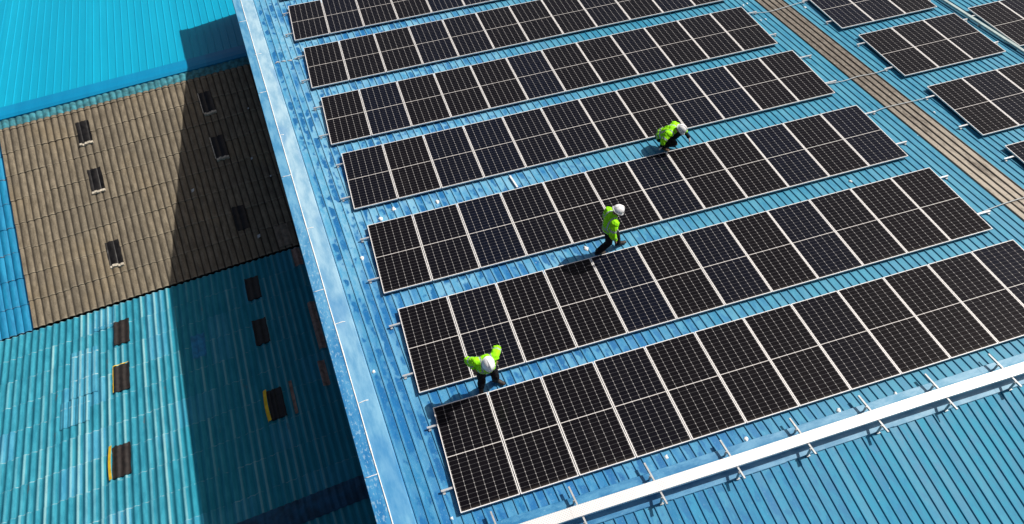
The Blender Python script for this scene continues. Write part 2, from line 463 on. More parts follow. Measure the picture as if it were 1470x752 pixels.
# ridge cap: two folded plates lying on the ribs, with a small turned-down lip
m = MB()
u = -1.0
while u < XE - .1:
    u2 = min(u + 2.37, XE)
    j = random.uniform(-.008, .008)
    for side in (0, 1):
        e = (.26 if side == 0 else .315) + j
        F = (lambda a, b, z: RX(a, RIDGE_Y + b, PAN + z)) if side == 0 else (lambda a, b, z: NX(a, b, z))
        uu = [u + (u2 - u) * i / 12 for i in range(13)]
        prof = [(0, RIBH + .030), (e * .45, RIBH + .012), (e, RIBH + .006), (e + .012, RIBH - .012)]
        m.grid([[F(a, b, z + (.002 if (int(u * 7) % 2) else 0)) for a in uu] for b, z in prof],
               [[(a * 1.0 + .07, b) for a in uu] for b, z in prof])
    u = u2 - .02
M['cap'] = None
t = NT('ridge_cap_paint'); uu_, vv_ = t.uv()
n2 = t.noise(t.comb(t.math('MULTIPLY', uu_, 2.2), t.math('MULTIPLY', vv_, 5)), 1.0, 4, .65)
n3 = t.noise(t.comb(t.math('MULTIPLY', uu_, 20), t.math('MULTIPLY', vv_, 20)), 1.0, 3)
rt = t.step(uu_, 3, 10)
capc = t.mix(t.step(n2, .35, .65), t.mix(rt, (.012, .16, .36), (.09, .30, .46)), t.mix(rt, (.075, .29, .50), (.22, .43, .58)))
capc = t.mix(t.math('MULTIPLY', t.step(n3, .6, .75), .4), capc, (.3, .52, .66))
M['cap'] = t.out(capc, .45, 0, .5)
keep(m.build('ridge_cap', M['cap'], factory, merge=False))

# verge flashing along the gable edge, with the white sealant bead
m = MB()
n = 26
vs = [RIDGE_Y + (YE - RIDGE_Y) * i / n for i in range(n + 1)]
prof = [(-1.475, -.34), (-1.495, -.01), (-1.485, .012), (-1.235, .034), (-1.20, .040), (-.83, .034), (-.805, .0)]
m.grid([[RX(uu, v, PAN + z) for uu, z in prof] for v in vs], [[(uu, v) for uu, z in prof] for v in vs])
m.grid([[NX(uu, d, z) for uu, z in prof] for d in (0, 8, 16)], [[(uu, -d) for uu, z in prof] for d in (0, 8, 16)])
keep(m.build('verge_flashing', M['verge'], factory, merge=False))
m = MB()
pts, rs = [], []
v = RIDGE_Y
while v < YE:
    pts.append(RX(-1.217 + .008 * noise.noise(Vector((v * .8, 0, 0))), v, PAN + .040)); v += .22
    rs.append(.013 + .008 * noise.noise(Vector((v * 2.1, 5, 0))))
m.tube(pts, rs, 6)
keep(m.build('sealant_bead', M['white'], factory, smooth=True))
for i, (v, a, b) in enumerate(((19.0, -1.48, -1.23), (16.75, -1.30, -1.05), (14.6, -1.47, -1.2), (12.3, -1.24, -1.1), (10.5, -1.47, -1.21), (8.3, -1.24, -1.05),
                 (6.2, -1.47, -1.22), (5.1, -1.24, -.98), (2.93, -1.21, -.99), (1.27, -1.47, -1.22))):
    m = MB()
    m.tube([RX(a + (b - a) * k / 4, v + .012 * random.uniform(-1, 1), PAN + (.022 if a + (b-a)*k/4 < -1.24 else .041)) for k in range(5)], [.008, .013, .010, .014, .007], 6)
    keep(m.build('sealant_bead', M['white'], factory, smooth=True))
m = MB()
for k in range(7):
    x = -.74 + k * RP
    m.tube([RX(x, 16.05 + .05 * random.uniform(-1, 1), PAN + .004), RX(x + RP * .4, 16.08 + .05 * random.uniform(-1, 1), PAN + .004), RX(x + RP * .85, 16.05, PAN + .004)], [.02, .035, .02], 6)
    if k == 6: break
keep(m.build('sealant_streak', M['cable'], factory, smooth=True))

# walls
m = MB()
lo = lambda p: Vector((p.x, p.y, 0))
gab = [RX(-1.44, YE - .1, PAN - .06), RX(-1.44, RIDGE_Y, PAN - .06), NX(-1.44, 15.9, -.06)]
far = [RX(XE - .1, YE - .1, PAN - .06), RX(XE - .1, RIDGE_Y, PAN - .06), NX(XE - .1, 15.9, -.06)]
m.quad([lo(gab[0]), lo(gab[1]), gab[1], gab[0]]); m.quad([lo(gab[1]), lo(gab[2]), gab[2], gab[1]])
m.quad([lo(far[0]), lo(far[1]), far[1], far[0]]); m.quad([lo(far[1]), lo(far[2]), far[2], far[1]])
m.quad([lo(gab[0]), lo(far[0]), far[0], gab[0]]); m.quad([lo(gab[2]), lo(far[2]), far[2], gab[2]])
keep(m.build('wall', M['wall'], factory))

# small white dabs of sealant on the pans
dabs = [(13.2, 13.76), (13.36, 13.81), (13.27, 12.75), (13.44, 12.75), (14.97, 12.92), (15.29, 6.91), (.34, 8.29), (-.04, 8.04), (-.71, 6.88), (-.18, 0.0),
        (4.48, 5.39), (4.02, -.12), (7.63, -.29), (5.62, -.27), (1.46, 8.16), (-1.0, 3.6), (11.6, 5.3), (8.9, -.31)]
for x, y in dabs:
    m = MB()
    k = random.uniform(.7, 1.25)
    big = 1.5 if (x, y) in ((4.48, 5.39), (.34, 8.29), (-.04, 8.04)) else 1.0
    n = 9
    ring = [[RW(x + cos(a) * r * k * big * (1 + .35 * sin(3 * a + x * 9)), y + sin(a) * r * k * big * 1.3 * (1 + .3 * cos(2 * a + y * 5)), PAN + z) for a in [2 * pi * i / n for i in range(n)]]
            for r, z in ((.042, .0), (.036, .022), (.02, .036))]
    for i in range(2):
        for q in range(n):
            m.quad([ring[i][q], ring[i][(q+1) % n], ring[i+1][(q+1) % n], ring[i+1][q]])
    m.quad(ring[2])
    keep(m.build('sealant_dab', M['white'], factory, smooth=True))

# ------------------------------------------------------------------ solar panels and rails
PW, PH, PX = 1.134, 2.278, 1.154
def panel_meshes():
    m = MB(); b = .0148; h = .035
    O = [(0, 0), (PW, 0), (PW, PH), (0, PH)]; I = [(b, b), (PW - b, b), (PW - b, PH - b), (b, PH - b)]
    for i in range(4):
        j = (i + 1) % 4
        m.quad([(*O[i], 0), (*O[j], 0), (*I[j], 0), (*I[i], 0)])
        m.quad([(*O[i], -h), (*O[j], -h), (*O[j], 0), (*O[i], 0)])
        m.quad([(*I[i], 0), (*I[j], 0), (*I[j], -h), (*I[i], -h)])
        m.quad([(*O[j], -h), (*O[i], -h), (*I[i], -h), (*I[j], -h)])
    fr = m.mesh('frame'); fr.materials.append(M['frame'])
    m = MB(); m.box((b - .002, b - .002, -.009), (PW - b + .002, PH - b + .002, -.004))
    gl = m.mesh('cell_sheet'); gl.materials.append(M['cells'])
    return fr, gl
FR, GL = panel_meshes()
ORD = ['first', 'second', 'third', 'fourth', 'fifth', 'sixth', 'seventh', 'eighth', 'ninth', 'tenth', 'eleventh', 'twelfth']
proto = None
def add_panel(x, y, label, group):
    global proto
    loc = RW(x, y, random.uniform(-.0015, .0015))
    if proto is None:
        root = empty('solar_panel', loc, (-S, 0, 0))
        link('frame', FR, root); link('cell_sheet', GL, root)
        proto = root
    else:
        root = proto.copy(); C.objects.link(root); root.location = loc
        for ch in list(proto.children):
            c = ch.copy(); C.objects.link(c); c.parent = root
    root.rotation_euler = (-S + random.uniform(-.0012, .0012), random.uniform(-.0012, .0012), random.uniform(-.0006, .0006))
    tag(root, label, 'solar panel', group)
    return root

def rail(x0, x1, y, label):
    m = MB()
    z0, z1 = -.079, -.0375
    m.box((x0, y - .02, z0), (x1, y + .02, z1), RW)
    o = m.build('mounting_rail', M['alu'])
    tag(o, label, 'mounting rail', 'aluminium rails under the solar panels')
    for xe in (x0 + .05, x1 - .05):
        m = MB()
        m.box((xe - .025, y - .062, PAN + .001), (xe + .025, y - .0205, PAN + .034), RW)
        m.box((xe - .02, y - .027, PAN + .034), (xe + .02, y - .0205, -.045), RW)
        c = m.build('foot', M['galv'], o)
    return o

rows = [  # x0, y0, count, name
    (0.0, 0.0, 12, 'row nearest the cable tray'),
    (-.186, 2.710, 12, 'second row from the cable tray'),
    (-.400, 5.542, 12, 'third row from the cable tray'),
    (-.621, 8.511, 12, 'fourth row from the cable tray'),
    (-.830, 11.276, 12, 'fifth row from the cable tray'),
    (-1.027, 14.150, 12, 'sixth row from the cable tray'),
    (-1.245, 16.986, 8, 'seventh row from the cable tray'),
]
for x0, y0, cnt, nm in rows:
    for i in range(cnt):
        add_panel(x0 + i * PX, y0, f'black solar panel, {ORD[i]} from the left in the {nm}', 'black solar panels laid in rows on the blue roof')
    x1 = x0 + cnt * PX - .02
    for t_, wd in ((.235, 'lower'), (.835, 'upper')):
        rail(x0 - random.uniform(.2, .30), x1 + random.uniform(.26, .46), y0 + t_ * PH, f'{wd} aluminium rail sticking out under the {nm}')
for i in range(2):
    add_panel(-1.46 + i * PX, 19.84, f'black solar panel cut off by the top edge of the photo, {("left", "right")[i]} one', 'black solar panels laid in rows on the blue roof')
rb = [(15.252, 11.294, 3, 'top block right of the skylight strip'),
      (15.494, 8.514, 3, 'middle block right of the skylight strip'),
      (15.729, 5.583, 3, 'lower block right of the skylight strip'),
      (15.94, 2.76, 1, 'lowest panel at the right edge past the skylight strip')]
for x0, y0, cnt, nm in rb:
    for i in range(cnt):
        lab = f'black solar panel, {("left", "middle", "right")[i]} in the {nm}' if cnt > 1 else 'black solar panel corner, lowest at the right edge past the skylight strip'
        add_panel(x0 + i * PX, y0, lab, 'black solar panels laid in rows on the blue roof')
    x1 = x0 + cnt * PX - .02
    for t_, wd in ((.235, 'lower'), (.835, 'upper')):
        rail(x0 - random.uniform(.22, .34), x1 + .2, y0 + t_ * PH, f'{wd} aluminium rail of the {nm}')
for i in range(2):
    add_panel(19.50 + i * PX, 8.60, f'black solar panel in the top right corner beyond the pale trunking, {("left", "right")[i]} one', 'black solar panels laid in rows on the blue roof')
rail(19.26, 22.0, 8.60 + .835 * PH, 'aluminium rail under the panels in the top right corner')

# pale trunking running down the roof beside the right blocks
m = MB()
m.box((20.05, 3.0, PAN + .05), (20.145, 22.0, PAN + .115), lambda x, y, z: RX(x, y, z))
tr = m.build('trunking', M['trayw'])
tag(tr, 'pale greenish trunking running down the roof between the right panel blocks', 'trunking')
for k in range(9):
    m = MB(); y = 4 + k * 2.0
    m.box((20.0, y, PAN + .001), (20.19, y + .05, PAN + .0495), lambda x, y, z: RX(x, y, z))
    m.build('support', M['galv'], tr)

# earthing cables bridging the skylight strip
def cable(pts, r, label):
    m = MB()
    P = []
    for i in range(len(pts) - 1):
        a, b = Vector(pts[i]), Vector(pts[i+1])
        for k in range(4): P.append(a.lerp(b, k / 4))
    P.append(Vector(pts[-1]))
    for _ in range(2):
        P = [P[0]] + [(P[i-1] + P[i] * 2 + P[i+1]) / 4 for i in range(1, len(P)-1)] + [P[-1]]
    m.tube([RW(*p) for p in P], r, 8)
    tag(m.build('earthing_cable', M['cable'], smooth=True), label, 'cable', 'pale cables bridging the brown skylight strip')
zr = -.06
cable([(13.0, 13.19, zr), (13.35, 13.14, -.075), (13.7, 13.06, -.08), (14.2, 13.10, -.075), (14.7, 13.15, -.07), (15.1, 13.17, zr)], .012, 'topmost pale cable crossing the brown skylight strip')
cable([(13.1, 9.05, zr), (13.5, 9.0, -.075), (13.9, 8.99, -.08), (14.3, 9.04, -.07), (14.8, 8.99, -.075), (15.42, 9.04, zr)], .012, 'second pale cable from the top across the skylight strip')
cable([(13.3, 7.45, zr), (13.7, 7.45, -.075), (14.1, 7.53, -.08), (14.6, 7.52, -.075), (15.1, 7.50, -.075), (15.6, 7.49, zr)], .012, 'third pale cable from the top across the skylight strip')
cable([(13.5, 3.25, zr), (14.0, 3.31, -.075), (14.5, 3.36, -.08), (15.0, 3.37, -.07), (15.5, 3.34, -.075), (15.9, 3.30, zr)], .012, 'lowest pale cable crossing the skylight strip near the right edge')

m = MB(); m.box((3.50, 7.93, PAN + .034), (3.545, 8.42, PAN + .060), lambda x, y, z: RW(x + (8.2 - y) * .12, y, z))
tag(m.build('rail_offcut', M['white']), 'short white metal strip lying on the blue walkway between two panel rows', 'metal strip')

# ------------------------------------------------------------------ cable tray on its struts
tray = empty('cable_tray', RW(1.0, -.68, .13), (-S, 0, 0))
tag(tray, 'long white perforated cable tray lying along the roof ridge on cross struts', 'cable tray')
tinv = tray.matrix_basis.inverted()
def tkeep(o): o.matrix_parent_inverse = tray.matrix_basis.inverted(); return o
ty0, ty1 = -.795, -.582
bpy.context.view_layer.update()
tray_m = NT('perforated_white_steel')
x, y, z = tray_m.obj()
px = tray_m.math('MULTIPLY', x, 1 / .05)
py = tray_m.math('MULTIPLY', y, 1 / .030)
rowp = tray_m.math('MULTIPLY', tray_m.math('MODULO', tray_m.math('FLOOR', py), 2.0), .5)
ddx = tray_m.math('ABSOLUTE', tray_m.math('SUBTRACT', tray_m.math('FRACT', tray_m.math('ADD', px, rowp)), .5))
ddy = tray_m.math('ABSOLUTE', tray_m.math('SUBTRACT', tray_m.math('FRACT', py), .5))
hole = tray_m.math('MULTIPLY', tray_m.math('LESS_THAN', ddx, .24), tray_m.math('LESS_THAN', ddy, .17))
nz = tray_m.noise(tray_m.comb(x, y, z), 1.3, 3)
tcol = tray_m.mix(tray_m.step(nz, .3, .7), (.88, .88, .87), (.96, .96, .95))
tcol = tray_m.mix(tray_m.math('MULTIPLY', hole, .5), tcol, (.34, .29, .26))
M['tray'] = tray_m.out(tcol, .30, .25, .5)
m = MB()
xa = -1.1
n = 0
while xa < XE - 1.1:
    xb = min(xa + 3.0, XE - 1)
    bow = lambda x: .006 * sin(x * .9) + .004 * noise.noise(Vector((x * .5, 3, 0)))
    seg = 6
    xs_ = [xa + (xb - xa) * i / seg for i in range(seg + 1)]
    dz = .0025 if n % 2 else 0
    prof = [(ty0, .096), (ty0, .150 + dz), (ty0 + .004, .153 + dz), (ty1 - .004, .153 + dz), (ty1, .150 + dz), (ty1, .096)]
    m.grid([[RW(x, yy + bow(x), zz) for yy, zz in prof] for x in xs_], [[(x, yy) for yy, zz in prof] for x in xs_])
    xa = xb - .012; n += 1
tkeep(m.build('tray_cover', M['tray'], tray, merge=False))
xb = -1.1 + .35
for k in range(18):
    xu = -.98 + 1.507 * k + random.uniform(-.02, .02)
    if xu > XE - 2: break
    sk = (.083)
    m = MB()
    f = lambda x, y, z: RW(x + (-.2 - y) * sk, y, z)
    ya, yb = -1.035 + random.uniform(-.02, .02), -.195 + random.uniform(-.02, .02)
    m.box((xu - .016, ya, .054), (xu + .016, yb, .0945), f)
    b = tkeep(m.build('strut', M['galv'], tray))
    for yy in (-.46, -.90):
        m = MB()
        zb = RW(0, yy, PAN).z if yy > RIDGE_Y else 0
        foot = (lambda dz: PAN + dz) if yy > RIDGE_Y else (lambda dz: PAN + dz - (RIDGE_Y - yy) * math.tan(S + S2))
        m.box((xu - .040, yy - .018, foot(RIBH + .007)), (xu - .0165, yy + .018, .075), f)
        m.box((xu - .045, yy - .028, foot(RIBH + .001)), (xu + .030, yy + .028, foot(RIBH + .009)), f)
        m.tube([f(xu - .029, yy + .0, .0755), f(xu - .029, yy, .098)], .009, 6)
        o = m.build('post', M['galv'], None)
        o.parent = b

# ------------------------------------------------------------------ the lower roofs
PHI = math.atan(.085)
V0 = Vector((-8.0, 12.9, 0))
ex, ey = Vector((cos(PHI), sin(PHI), 0)), Vector((-sin(PHI), cos(PHI), 0))
ZV = OZ - 8.66
BS, TS, US = .2130, .1930, .180         # brown, teal and bright blue slopes
BR = 8.55                               # brown ridge
TR_ = -10.15                            # teal ridge
def LW(a, b, z): return V0 + ex * a + ey * b + Vector((0, 0, z))
zb = lambda b: ZV + b * BS
zt = lambda b: ZV + .03 - b * TS
def roll(a, p, amp): return amp * (abs(sin(pi * a / p)) ** .62)
def wave(a, p, amp): return amp * (.5 - .5 * cos(2 * pi * a / p))
def sheets(name, mat, parent, inv, a0, a1, b0, b1, zf, prof, pitch, down, nseg=8, ljit=.03, rise=.028, per=4):
    """overlapping courses one metre long; 'down' = direction of b in which water runs (+1/-1)"""
    m = MB()
    n = int(round((a1 - a0) / pitch * nseg))
    As = [a0 + (a1 - a0) * i / n for i in range(n + 1)]
    rows_ = []
    length = abs(b1 - b0); k = int(math.ceil(length))
    for r in range(k):
        # r counts from the eaves end; eaves end of the sheet lies on the one below
        e0 = r * 1.0; e1 = min(e0 + 1.04, length)
        base = b0 if down < 0 else b1
        sgn = 1 if down < 0 else -1
        js = {}
        rows__ = []; uvs__ = []
        for q, (e, dz) in enumerate(((e0, -.004), (e0, rise), (.5 * (e0 + e1), rise * .5), (e1, 0))):
            ln, lu = [], []
            for a in As:
                key = int(floor(a / (pitch * per)))
                if key not in js:
                    js[key] = (random.uniform(-ljit, ljit), random.uniform(-.006, .010))
                jb, jz = js[key] if (r > 0 or q > 1) else (random.uniform(-.004, .004), 0)
                bb = base + sgn * (e + (jb if q < 2 else 0))
                ln.append(LW(a, bb, zf(bb) + prof(a) + dz + jz))
                lu.append((a, r + (0.02 if q < 2 else .98 * (e - e0) + .02)))
            rows__.append(ln); uvs__.append(lu)
        m.grid(rows__, uvs__)
    o = m.build(name, mat, parent, merge=False)
    o.matrix_parent_inverse = inv
    return o

shop = empty('workshop_building', LW(-2, 0, 0))
tag(shop, 'old low workshop with brown and teal corrugated roofs meeting in a valley', 'workshop')
sinv = shop.matrix_basis.inverted()
AW = 6.55 + .6                           # under the factory wall
brownprof = lambda a: roll(a, .245, .060) + .006 * noise.noise(Vector((a * 1.7, 1, 1)))
tealprof = lambda a: wave(a, .22, .066)
AL = -4.30
sheets('brown_roof', M['brown'], shop, sinv, AL, AW, -.06, BR, lambda b: zb(b) + .05, brownprof, .245, -1, 8, .035, .032)
sheets('blue_side_roof', M['sideblue'], shop, sinv, AL - 9, AL - .03, -.06, BR, lambda b: zb(b) - .01, brownprof, .245, -1, 6, .03, .026)
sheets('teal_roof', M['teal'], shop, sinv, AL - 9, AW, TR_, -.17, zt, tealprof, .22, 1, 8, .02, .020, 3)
# beyond the teal ridge
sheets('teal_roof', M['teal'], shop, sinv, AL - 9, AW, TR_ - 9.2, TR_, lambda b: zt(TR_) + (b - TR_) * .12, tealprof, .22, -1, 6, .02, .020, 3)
# the course of teal paint left at the top of the brown roof
M['tealdark'] = plain('weathered_teal_paint', (.035, .19, .235), .8, 0, .45, 5)
sheets('painted_course', M['tealdark'], shop, sinv, AL - 9, AW, BR - .50, BR + .05, lambda b: zb(b) + .072, brownprof, .245, -1, 8, .02, .012)
# dark blue ridge course on the teal roof
M['ridgeblue'] = plain('dark_blue_ridge', (.004, .062, .135), .7, 0, .4, 3)
m = MB()
n = 300
As = [AL - 9 + (AW - AL + 9) * i / n for i in range(n + 1)]
pr = [(TR_ + .34, .040), (TR_ + .30, .075), (TR_, .13), (TR_ - .30, .075), (TR_ - .34, .03)]
m.grid([[LW(a, b, zt(max(b, TR_)) + (min(b - TR_, 0)) * .12 + z + tealprof(a) * .9) for a in As] for b, z in pr], [[(a, b) for a in As] for b, z in pr])
o = m.build('ridge_course', M['ridgeblue'], shop, merge=False); o.matrix_parent_inverse = sinv
# valley gutter, coloured black to paint in the shadow line of the gap
m = MB()
m.quad([LW(AL - 9, -.35, ZV - .12), LW(AW, -.35, ZV - .12), LW(AW, .30, ZV - .12), LW(AL - 9, .30, ZV - .12)])
o = m.build('gutter', M['darksheet'], shop); o.matrix_parent_inverse = sinv
# walls
m = MB()
for a in (AL - 8.95, AW - .02):
    m.quad([LW(a, TR_ - 9.1, 0), LW(a, BR - .1, 0), LW(a, BR - .1, zb(BR) - .15), LW(a, 0, ZV - .15), LW(a, TR_, zt(TR_) - .15), LW(a, TR_ - 9.1, zt(TR_) - 9.1 * .12 - .15)])
m.quad([LW(AL - 8.95, TR_ - 9.1, 0), LW(AW, TR_ - 9.1, 0), LW(AW, TR_ - 9.1, zt(TR_) - 9.1 * .12 - .15), LW(AL - 8.95, TR_ - 9.1, zt(TR_) - 9.1 * .12 - .15)])
o = m.build('wall', M['wall'], shop); o.matrix_parent_inverse = sinv

def to_ab(x, y):
    d = Vector((x, y, 0)) - V0
    return d.dot(ex), d.dot(ey)

def roof_light(x, y, wdt, ln, on, mat, edges=(), tilt=0.0):
    """dark sheet let into the old roof: jagged corrugated patch"""
    a, b = to_ab(x, y)
    zf, prof, pitch = ((lambda q: zb(q) + .05), brownprof, .245) if on == 'brown' else (zt, tealprof, .22)
    m = MB()
    n = 26; k = 8
    aa = [a - wdt / 2 + wdt * i / n for i in range(n + 1)]
    jl = [random.uniform(-.035, .035) for _ in range(k + 1)]
    rows_, uvs_ = [], []
    for j in range(k + 1):
        t = j / k
        ln_, lu = [], []
        for i, q in enumerate(aa):
            end = (.03 * noise.noise(Vector((q * 14, b, j == 0))) + .022 * noise.noise(Vector((q * 40, b * 3, 1)))) if j in (0, k) else 0
            bb = b - ln / 2 + ln * t + end
            qq = q + (jl[j] * .25 if i in (0, 1, n, n - 1) else 0) + tilt * (t - .5)
            ln_.append(LW(qq, bb, zf(bb) + .075 + prof(q) * .45 + .004 * noise.noise(Vector((q * 9, bb * 6, 2)))))
            lu.append((q, bb))
        rows_.append(ln_); uvs_.append(lu)
    m.grid(rows_, uvs_)
    # turned-down rim so that the patch has thickness
    for side in (0, n):
        for j in range(k):
            p, q2 = rows_[j][side], rows_[j + 1][side]
            m.quad([p, q2, q2 - Vector((0, 0, .05)), p - Vector((0, 0, .05))])
    for side in (0, k):
        for i in range(n):
            p, q2 = rows_[side][i], rows_[side][i + 1]
            m.quad([p, q2, q2 - Vector((0, 0, .05)), p - Vector((0, 0, .05))])
    o = m.build('roof_light', mat, shop, merge=False, smooth=False); o.matrix_parent_inverse = sinv
    for e in edges:
        m = MB()
        if e == 'yellow':
            for j in range(k):
                def P(t, off, z):
                    bb = b - ln / 2 - .02 + (ln + .06) * t
                    return LW(a - wdt / 2 - off * 1.6 + .015 + tilt * (t - .5) - .03 * sin(pi * t), bb, zf(bb) + .115 + z)
                t0, t1 = j / k, (j + 1) / k
                m.quad([P(t0, .055, .02), P(t0, -.005, .06), P(t1, -.005, .06), P(t1, .055, .02)])
                m.quad([P(t0, .075, -.05), P(t0, .055, .02), P(t1, .055, .02), P(t1, .075, -.05)])
            s_ = m.build('foam_edge', M['yellow'], o, merge=False)
        elif e == 'mortar':
            for q in range(5):
                x0 = a - wdt / 2 + wdt * (q + .1) / 5; x1 = x0 + wdt / 5.3
                y0 = b - ln / 2 - .055 + random.uniform(-.02, .03)
                zz = zf(y0) + prof((x0 + x1) / 2) + .075
                hh = random.uniform(.03, .055)
                f = lambda x, y, z: LW(x, y, z)
                m.box((x0, y0 - .05, zz - .05), (x1, y0 + .05, zz + hh * .6), f)
            s_ = m.build('mortar_edge', M['crumb'], o)
        elif e == 'pale':
            for j in range(k):
                t0, t1 = j / k, (j + 1) / k
                def P(t, off):
                    bb = b - ln / 2 + ln * t
                    return LW(a - wdt / 2 - off, bb, zf(bb) + .115 + .01 * random.random())
                m.quad([P(t0, .03 + .012 * random.random()), P(t0, .0), P(t1, .0), P(t1, .03)])
            s_ = m.build('mortar_edge', M['crumb'], o, merge=False)
        elif e == 'gold':
            for q in range(8):
                t0, t1 = q / 8, (q + 1) / 8
                w0 = .001 + .009 * random.random()
                def P(t, off):
                    return LW(a - wdt / 2 + wdt * t, b + ln / 2 + off, zf(b + ln / 2) + .11 + prof(a - wdt / 2 + wdt * t) * .45)
                m.quad([P(t0, -w0), P(t1, -w0), P(t1, .02), P(t0, .02)])
                def P2(t, off):
                    bb = b - ln / 2 + ln * t
                    return LW(a - wdt / 2 - off, bb, zf(bb) + .11)
                m.quad([P2(t0, w0), P2(t0, -.01), P2(t1, -.01), P2(t1, w0)])
            s_ = m.build('foam_edge', M['yellow'], o, merge=False)
    return o

for (x, y, wd, ln, ed) in ((-9.97, 19.72, .47, .96, ('mortar',)), (-9.74, 17.60, .47, .96, ('mortar',)), (-9.43, 14.55, .47, .95, ('mortar',)),
                           (-5.37, 19.96, .47, .96, ('pale', 'mortar')), (-5.22, 17.9, .47, .96, ('pale', 'mortar')), (-4.95, 14.8, .46, .96, ())):
    roof_light(x, y, wd, ln, 'brown', M['darksheet'], ed)
for (x, y, wd, ln, ed, mt, tl) in ((-9.29, 11.25, .49, 1.04, (), 'darksheet2', 0), (-9.17, 9.3, .50, 1.04, ('gold',), 'darksheet2', 0), (-8.98, 6.25, .50, 1.08, ('yellow',), 'darksheet2', 0),
                                   (-4.88, 11.66, .47, 1.05, (), 'darksheet', 0), (-4.73, 9.63, .46, 1.08, (), 'darksheet', 0), (-4.45, 6.67, .46, 1.08, ('yellow',), 'darksheet', 0)):
    roof_light(x, y, wd, ln, 'teal', M[mt], ed, tl)
# bare brown sheets along the factory wall on the teal side and a narrow one beside the last roof light
def bare(x, y, wdt, ln, on='teal', mat=M['rust']):
    a, b = to_ab(x, y)
    zf, prof = (zt, tealprof) if on == 'teal' else ((lambda q: zb(q) + .05), brownprof)
    m = MB(); n = 12
    aa = [a - wdt / 2 + wdt * i / n for i in range(n + 1)]
    bs = [b - ln / 2, b, b + ln / 2]
    m.grid([[LW(q, bb, zf(bb) + .036 + prof(q)) for q in aa] for bb in bs], [[(q, bb) for q in aa] for bb in bs])
    o = m.build('patch_sheet', mat, shop, merge=False); o.matrix_parent_inverse = sinv
bare(-2.93, 9.3, .24, 2.1)
bare(-2.93, 9.3 - 2.0, .22, 1.0)
bare(-3.25, 12.65, .30, .9)
bare(-3.94, 6.75, .10, 1.25)
M['paleb'] = plain('pale_brown_sheet', (.23, .185, .14), .9, 0, .3, 6)
bare(-3.6, 13.75, .50, .85, 'brown', M['paleb'])
M['patchblue'] = plain('faded_blue_patch', (.09, .34, .50), .75, 0, .25, 5)
M['patchdeep'] = plain('deep_blue_patch', (.012, .19, .38), .75, 0, .25, 5)
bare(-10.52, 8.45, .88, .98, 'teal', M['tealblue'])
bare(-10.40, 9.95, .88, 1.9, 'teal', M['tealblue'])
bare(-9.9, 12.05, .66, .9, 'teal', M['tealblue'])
bare(-6.75, 9.75, .44, .98, 'teal', M['patchdeep'])
# crumbs of broken sheet lying on the shaded brown roof
for (x, y, s_) in ((-6.45, 16.3, .12), (-4.45, 13.9, .13), (-3.6, 16.2, .07), (-4.15, 17.1, .09), (-3.9, 19.3, .07)):
    a, b = to_ab(x, y); zz = zb(b) + .15
    m = MB()
    k = [LW(a - s_ * .4, b - s_ * .6, zz), LW(a + s_ * .4, b - s_ * .35, zz + .01), LW(a + s_ * .55, b + s_ * .6, zz + .02), LW(a - s_ * .3, b + s_ * .45, zz + .01)]
    m.quad(k)
    m.quad([p - Vector((0, 0, .012)) for p in k][::-1])
    for i in range(4):
        j = (i + 1) % 4
        m.quad([k[i] - Vector((0, 0, .012)), k[j] - Vector((0, 0, .012)), k[j], k[i]])
    side = 'pale shard of broken sheet lying on the shaded brown roof'
    where = {-6.45: 'by the shadow edge', -4.45: 'nearest the valley', -3.6: 'nearest the factory roof', -4.15: 'below the right roof light', -3.9: 'near the upper ridge'}[x]
    tag(m.build('broken_shard', M['cable']), f'{side}, {where}', 'shard', 'shards of sheet on the shaded brown roof')

# ------------------------------------------------------------------ bright blue warehouse beyond
ware = empty('blue_warehouse', LW(-2, BR + 8, 0))
tag(ware, 'warehouse with smooth bright cyan blue roof beyond the brown roof', 'warehouse')
winv = ware.matrix_basis.inverted()
ZR = zb(BR) + .16
zu = lambda b: ZR - (b - BR) * US
def wkeep(o): o.matrix_parent_inverse = winv; return o
m = MB()
A0, A1 = AL - 12, AW
k = 0; us = []
a = A0
while a < A1:
    us += [(a, 0), (a + .235, 0), (a + .25, .026), (a + .275, .026), (a + .29, 0)]; a += .30
bs = [BR + .55, BR + 8, BR + 17]
m.grid([[LW(a, b, zu(b) + z) for a, z in us] for b in bs], [[(a, b) for a, z in us] for b in bs])
wkeep(m.build('roof', M['bright'], ware, merge=False))
m = MB()
prof = [(BR - .14, -.17), (BR - .14, -.01), (BR - .02, .045), (BR + .28, .052), (BR + .62, .040), (BR + .63, .0)]
aa = [A0 + (A1 - A0) * i / 8 for i in range(9)]
m.grid([[LW(a, b, zu(max(b, BR)) + z) for a in aa] for b, z in prof], [[(a, b) for a in aa] for b, z in prof])
wkeep(m.build('ridge_flashing', M['flash'], ware, merge=False))
m = MB()
for a in (A0 + .05, A1 - .05):
    m.quad([LW(a, BR + .1, 0), LW(a, BR + 16.9, 0), LW(a, BR + 16.9, zu(BR + 17) - .1), LW(a, BR + .1, ZR - .1)])
m.quad([LW(A0 + .05, BR + 16.9, 0), LW(A1 - .05, BR + 16.9, 0), LW(A1 - .05, BR + 16.9, zu(BR + 17) - .1), LW(A0 + .05, BR + 16.9, zu(BR + 17) - .1)])
wkeep(m.build('wall', M['wall'], ware))

